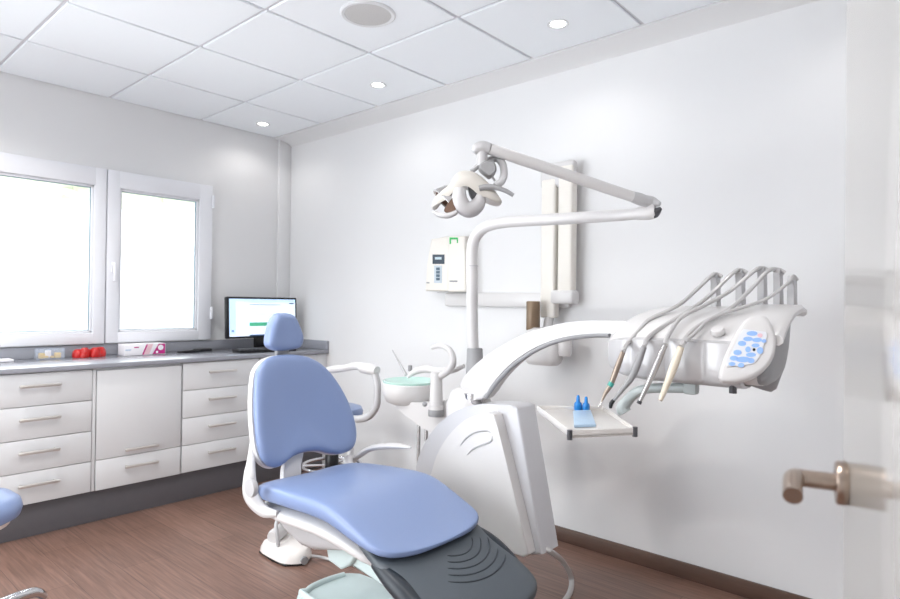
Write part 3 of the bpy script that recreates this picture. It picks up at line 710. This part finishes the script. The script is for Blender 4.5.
# keypad pod
PP = V((-.945, -3.73, 1.1)); PN = V((-.88, -.34, .33)).normalized()
po = [(748, 317), (765, 315), (774, 329), (776.5, 345), (772, 361), (758, 375), (738, 382), (722, 381), (719, 372), (726, 352), (736, 332)]
OP = [atp(a, c, PP, PN) for a, c in po]
pod = MB().pad(OP, PP, PN, [(.75, -.075), (.92, -.06), (1, -.03), (1, -.008), (.97, .002), (.9, .007), (.6, .008)]).build('keypad_pod', 'plastic', ih, 1)
OQ = [atp(a, c, PP+PN*.0095, PN) for a, c in ((744, 329), (766, 332), (767, 336), (759, 358), (754, 364), (727, 367), (726, 364), (741, 332))]
kp = MB().prism(OQ, PN*.0012, .0005, 1).build('keypad_film', 'btnpanel', pod)
kb_ = [(752, 333.5, 5.5, 2.4, 0), (760, 335.5, 2.6, 2, 1), (748, 339, 5, 2.2, 0), (757, 340, 5, 2.2, 0), (764, 341, 2.4, 1.8, 0), (742, 343.5, 4.2, 2.6, 0), (755.5, 345.5, 4, 2, 0), (748, 349.5, 2.8, 3, 0), (760, 350.5, 3.2, 3.4, 0), (737.5, 352.5, 4.2, 2.6, 0), (751, 354.8, 5, 2.2, 0), (734, 358.2, 4.2, 2.4, 0), (743, 359.5, 7.5, 2.8, 0), (751, 360.6, 3.4, 2.6, 0), (732, 364, 3.4, 2, 0), (741, 365.2, 3.2, 2.2, 0)]
for x, y, rx, ry, k in kb_:
    O = [atp(x+rx*math.cos(a), y+ry*math.sin(a), PP+PN*.0107, PN) for a in [2*math.pi*i/14 for i in range(14)]]
    MB().prism(O, PN*.0012).build('keypad_button', 'pink' if k else 'btn', kp)
O = [atp(754+1.5*math.cos(a), 349.7+1.5*math.sin(a), PP+PN*.0107, PN) for a in [2*math.pi*i/10 for i in range(10)]]
MB().prism(O, PN*.0012).build('keypad_button', 'black', kp)
a = at(733, 382, 'x', -.9); MB().lathe([(0, -.022), (.011, -.022), (.011, .0), (.013, .004), (.013, .03), (0, .03)], a-V((0, 0, .012)), seg=16).build('under_knob', 'dgrey', ih)
# hose brackets rising from the back
tops = [(716, 274), (741, 270), (763, 268), (779, 270), (793, 277)]
for k, (x, y) in enumerate(tops):
    P1 = at(x, y, 'x', -.62); yy = P1.y
    bb = MB()
    bb.prism([(-.575, yy-.006, 1.235), (-.635, yy-.006, 1.24), (-.628, yy-.006, P1.z-.03), (-.642, yy-.006, P1.z-.012), (-.63, yy-.006, P1.z+.004), (-.60, yy-.006, P1.z+.004), (-.588, yy-.006, P1.z-.02)], (0, .02, 0), .004, 2)
    bb.build('hose_bracket', 'lgrey', ih)

hoses = [
 [(722, 277), (716, 274), (711, 276), (695, 291), (677, 306), (650, 319), (637.5, 332), (627, 344), (623, 353)],
 [(747, 273), (741, 270), (733, 273), (710, 295), (690, 310), (665, 325), (649, 337), (644, 348)],
 [(768, 271), (763, 268), (754, 271), (730, 291), (707, 304), (682, 317), (669, 334), (665, 346)],
 [(785, 273), (778, 269.5), (768, 271), (750, 290), (730, 309), (705, 322), (690, 333), (681, 348)],
]
hps = [
 ([(623, 352), (617, 368), (611, 384), (605, 394), (601.5, 402)], [.008, .0095, .0085, .006, .002], 'tan', 'tan metal handpiece with teal ring, leftmost on the console'),
 ([(644, 347), (637, 365), (631, 378), (622, 390), (612, 402.5)], [.009, .012, .011, .007, .005], 'mgrey', 'grey angled handpiece with black tip, second from the left'),
 ([(665, 345), (656, 366), (648, 384), (639.5, 402)], [.0085, .0105, .0085, .006], 'silver', 'straight silver handpiece with dark end, third from the left'),
 ([(681, 347), (674, 366), (667, 384), (660.5, 400)], [.010, .0125, .010, .0065], 'ivory', 'ivory tapered handpiece, rightmost of the four on the console'),
]
for i in range(4):
    hpt = hps[i][0]
    nh = len(hoses[i])
    hpos = [at(x, y, 'x', [-.615, -.62, -.66][k] if k < 3 else -.70-.28*((k-3)/(nh-4))**.9) for k, (x, y) in enumerate(hoses[i])]
    xs = [-.98-.04*k/(len(hpt)-1) for k in range(len(hpt))]
    P = [at(x, y, 'x', X_) for (x, y), X_ in zip(hpt, xs)]
    t = thing('dental_handpiece', hps[i][3], 'handpiece', P[0], 'handpieces hanging along the console front')
    hz = hpos[:-1]+[P[0]]
    MB().tube(hz, [.0068]*(len(hz)-2)+[.0075, .0085], 10).build('hose', 'hose', t)
    MB().tube(P, hps[i][1], 16).build('handle_body', hps[i][2], t)
    d = (P[-1]-P[-2]).normalized()
    if i == 0:
        q = P[2]; dd = (P[3]-P[2]).normalized()
        MB().tube([q-dd*.006, q+dd*.008], .0098, 14, 1).build('teal_ring', 'teal', t)
        MB().tube([P[-1]-d*.002, P[-1]+d*.02+V((-.004, 0, 0))], .0014, 8, 1).build('tip', 'silver', t)
    elif i == 1:
        MB().tube([P[-1]-d*.01, P[-1]+d*.004, P[-1]+d*.008+V((0, 0, -.012))], [.006, .007, .005], 10, 2).build('tip', 'black', t)
    elif i == 2:
        MB().tube([P[-1]-d*.004, P[-1]+d*.006], .0075, 12, 1).build('tip', 'dgrey', t)
    else:
        MB().tube([P[-1]-d*.003, P[-1]+d*.003], .0055, 12, 1).build('tip', 'tan', t)
tag(MB().tube([at(x, y, 'x', xx) for x, y, xx in ((797, 280, -.60), (793, 276, -.62), (788, 283, -.66), (766, 299, -.72), (740, 308, -.79), (712, 318, -.86), (695, 333, -.93), (686, 341, -.965))], .0055, 10).build('spare_hose', 'hose'), 'thin grey hose from the rightmost bracket down across the console', 'hose')

# ------------------------------------------------------------------ instrument tray
tr = thing('instrument_tray', 'shallow steel instrument tray on a curved arm under the console', 'tray', at(600, 420, 'z', .88))
ZY = .885
c4 = [at(a, c, 'z', ZY) for a, c in ((537, 406), (569.5, 431), (635.5, 428), (603, 406.5))]
n_ = len(c4); cc = sum(c4, V())/4
b = MB(); b.prism([p-V((0, 0, .022)) for p in c4], (0, 0, .012), .003, 2)
for i in range(4):
    p, q = c4[i], c4[(i+1) % 4]
    ins = lambda v: v+(cc-v)*.03
    b.prism([p-V((0, 0, .02)), q-V((0, 0, .02)), ins(q)-V((0, 0, .02)), ins(p)-V((0, 0, .02))], (0, 0, .022), .002, 1)
trp = b.build('pan', 'steel', tr)
for i in (1, 2):
    p = c4[i]; MB().lathe([(0, -.026), (.008, -.026), (.008, .003), (0, .003)], p+(cc-p)*.01, seg=12).build('corner_cap', 'dgrey', trp)
b = MB(); b.tube([at(625, 413, 'x', -.87), at(623, 408, 'x', -.87), at(628, 400, 'x', -.86), at(637, 392, 'x', -.85), at(650, 388.5, 'x', -.85), at(672, 388, 'x', -.85), at(690, 388, 'x', -.85)], [.024, .022, .019, .017, .016, .016, .017], 14); b.build('tray_arm', 'tray_arm', tr)
a = at(691, 388, 'x', -.85); MB().box(a.x-.02, a.x+.02, a.y-.022, a.y+.02, a.z-.02, 1.03, .008).build('mount_block', 'tray_arm', tr)
def bottle(px, py, s, lab):
    p = at(px, py, 'z', ZY-.0095)
    t = thing('small_bottle', lab, 'bottle', p, 'blue bottles on the tray')
    MB().lathe([(0, 0), (.0125*s, 0), (.0135*s, .003), (.0135*s, .018*s), (.012*s, .024*s), (.006*s, .03*s), (0, .03*s)], p, seg=20).build('flask', 'bottle', t)
    MB().lathe([(0, .028*s), (.007*s, .028*s), (.0055*s, .046*s), (.004*s, .05*s), (0, .051*s)], p, seg=16).build('cap', 'bottle', t)
bottle(578, 410, 1.05, 'larger blue bottle at left of the pair on the tray')
bottle(586, 410.5, .98, 'blue bottle at right of the pair on the tray')
O = [at(a, c, 'z', ZY-.009) for a, c in ((573, 413), (591, 412.5), (596, 427), (574, 428))]
tag(MB().prism(O, (0, 0, .01), .004, 2).build('blue_pouch', 'pouch'), 'pale blue clear pouch lying on the tray before the bottles', 'pouch')

# ------------------------------------------------------------------ stools
st = thing('saddle_stool', 'blue round stool with chrome base at the left edge', 'stool', (-2.35, -1.6, 0))
sc_ = V((-2.40, -1.62, 0.015))
MB().lathe([(0, .46), (.17, .46), (.195, .473), (.202, .495), (.195, .52), (.172, .54), (.13, .552), (.06, .556), (0, .556)], sc_, seg=48).build('seat', 'blue', st)
MB().lathe([(0, .43), (.12, .43), (.165, .445), (.172, .462), (0, .462)], sc_, seg=40).build('seat_pan', 'warm', st)
MB().lathe([(0, .07), (.022, .07), (.022, .44), (0, .44)], sc_, seg=20).build('gas_column', 'chrome', st)
for k in range(5):
    a = math.radians(21+72*k); d = V((math.cos(a), math.sin(a), 0))
    lg = MB().tube([sc_+V((0, 0, .10)), sc_+d*.12+V((0, 0, .115)), sc_+d*.28+V((0, 0, .108)), sc_+d*.335+V((0, 0, .07))], [.024, .022, .02, .014], 12).build('leg', 'chrome', st)
    MB().lathe([(0, -.012), (.026, -.012), (.028, 0), (.026, .012), (0, .012)], sc_+d*.335+V((0, 0, .013)), (-d.y, d.x, 0), 18).build('castor', 'dgrey', lg)

s2 = thing('assistant_stool', 'blue assistant stool with white curved arm support behind the chair', 'stool', (-.45, -1.15, 0))
q0 = V((-.47, -1.21, 0))
MB().lathe([(0, .53), (.16, .53), (.185, .545), (.19, .575), (.18, .60), (.14, .612), (0, .615)], q0, seg=44).build('seat', 'blue', s2)
MB().lathe([(0, .50), (.1, .50), (.14, .515), (.15, .532), (0, .532)], q0, seg=36).build('seat_pan', 'lgrey', s2)
MB().lathe([(0, .07), (.022, .07), (.022, .51), (0, .51)], q0, seg=20).build('gas_column', 'chrome', s2)
for k in range(5):
    a = math.radians(18+72*k); d = V((math.cos(a), math.sin(a), 0))
    lg = MB().tube([q0+V((0, 0, .10)), q0+d*.12+V((0, 0, .11)), q0+d*.22+V((0, 0, .095)), q0+d*.27+V((0, 0, .065))], [.02, .019, .016, .012], 12).build('leg', 'chrome', s2)
    MB().lathe([(0, -.012), (.026, -.012), (.028, 0), (.026, .012), (0, .012)], q0+d*.27+V((0, 0, .028)), (-d.y, d.x, 0), 18).build('castor', 'black', lg)
ring_ = [q0+V((.18*math.cos(a), .18*math.sin(a), .24)) for a in [2*math.pi*i/40 for i in range(41)]]
b = MB(); b.tube(ring_, .011, 10, 1)
for k in range(3):
    a = math.radians(20+120*k); b.tube([q0+V((0, 0, .24)), q0+V((.18*math.cos(a), .18*math.sin(a), .24))], .008, 8, 1)
b.build('foot_ring', 'chrome', s2)
MB().lathe([(0, .22), (.04, .22), (.042, .23), (.042, .30), (.03, .32), (0, .32)], q0, seg=24).build('ring_collar', 'black', s2)
xs = -.5
MB().tube([at(a, c, 'x', xs) for a, c in ((346, 418), (358, 419), (369, 416), (376, 407), (377.5, 395), (377, 382), (374, 371))], [.02, .021, .022, .021, .021, .021, .02], 14).build('arm_post', 'lgrey', s2)
MB().tube([at(a, c, 'x', xs) for a, c in ((377, 371), (370, 369), (362, 368))], [.026, .034, .03], 14).build('arm_elbow', 'plastic', s2)
MB().tube([at(a, c, 'x', xs) for a, c in ((366, 367), (355, 366), (345, 368), (335, 369), (327, 370))], [.024, .024, .02, .024, .016], 14).build('torso_support', 'plastic', s2)

# ------------------------------------------------------------------ door standing open at the right
TH = math.radians(76.3)
dd = V((math.sin(TH), math.cos(TH), 0)); dn = V((-dd.y, dd.x, 0))
LK = atd(843, 485, .70); LK.z = 0
Wd = .80
D4 = Matrix(((dd.x, dn.x, 0, LK.x), (dd.y, dn.y, 0, LK.y), (0, 0, 1, 0), (0, 0, 0, 1)))
dr = struct(MB().box(-Wd, 0, -.04, 0, .008, 2.08, .002, M4=D4).build('door_1', 'door'))
hz = 1.061
b = MB()
Rp = D4@V((-.045, 0, hz))
b.lathe([(0, 0), (.0225, 0), (.0235, .002), (.0235, .009), (.022, .011), (0, .011)], Rp, dn, 36)
b.tube([Rp+dn*.008, Rp+dn*.05], .0095, 18, 1)
b.tube([Rp+dn*.042+dd*.008, Rp+dn*.049-dd*.002, Rp+dn*.052-dd*.02, Rp+dn*.053-dd*.05+V((0, 0, -.008))], [.008, .0102, .0100, .0096], 18, 5)
b.build('door_handle', 'doormetal', dr)

# ------------------------------------------------------------------ light
W = bpy.data.worlds.new('world'); scene.world = W; W.use_nodes = True
nt = W.node_tree; N = nt.nodes; Lk = nt.links; bg = N['Background']
tc = N.new('ShaderNodeTexCoord'); sx = N.new('ShaderNodeSeparateXYZ'); Lk.new(tc.outputs['Generated'], sx.inputs['Vector'])
mr = N.new('ShaderNodeMapRange'); mr.inputs['From Min'].default_value = -.15; mr.inputs['From Max'].default_value = .25
mr.inputs['To Min'].default_value = 0.0; mr.inputs['To Max'].default_value = 6.0
mz = N.new('ShaderNodeMapRange'); mz.inputs['From Min'].default_value = -.3; mz.inputs['From Max'].default_value = .3
mz.inputs['To Min'].default_value = 2.9; mz.inputs['To Max'].default_value = 3.0
ad = N.new('ShaderNodeMath'); ad.operation = 'ADD'
Lk.new(sx.outputs['Y'], mr.inputs['Value']); Lk.new(sx.outputs['Z'], mz.inputs['Value'])
Lk.new(mr.outputs['Result'], ad.inputs[0]); Lk.new(mz.outputs['Result'], ad.inputs[1]); Lk.new(ad.outputs['Value'], bg.inputs['Strength'])
bg.inputs['Color'].default_value = (.92, .965, 1.0, 1)
def spot(x, y, e=5., ang=150, col=(1, .965, .93)):
    l = bpy.data.lights.new('downlight', 'SPOT'); l.energy = e; l.spot_size = math.radians(ang); l.spot_blend = .6; l.shadow_soft_size = .05; l.color = col
    o = bpy.data.objects.new('downlight', l); C.objects.link(o); o.location = (x, y, H-.02)
for x, y in ((-.41, -.28), (-.41, -1.53), (-.41, -2.77), (-.41, -4.0)): spot(x, y)
for x, y in ((-2.25, -.9), (-2.25, -2.2), (-2.25, -3.6)): spot(x, y, 76)

# ------------------------------------------------------------------ camera
cam = bpy.data.cameras.new('camera'); co = bpy.data.objects.new('camera', cam); C.objects.link(co)
cam.sensor_width = 36; cam.lens = F/900*36; cam.clip_start = .01
m = Matrix.Identity(4)
for i in range(3):
    m[i][0] = RT[i]; m[i][1] = UP[i]; m[i][2] = -FW[i]; m[i][3] = CAM[i]
co.matrix_world = m
cam.dof.use_dof = True; cam.dof.focus_distance = 2.4; cam.dof.aperture_fstop = 4.5
scene.camera = co
scene.view_settings.view_transform = 'Standard'
scene.view_settings.look = 'None'
scene.view_settings.exposure = -0.25
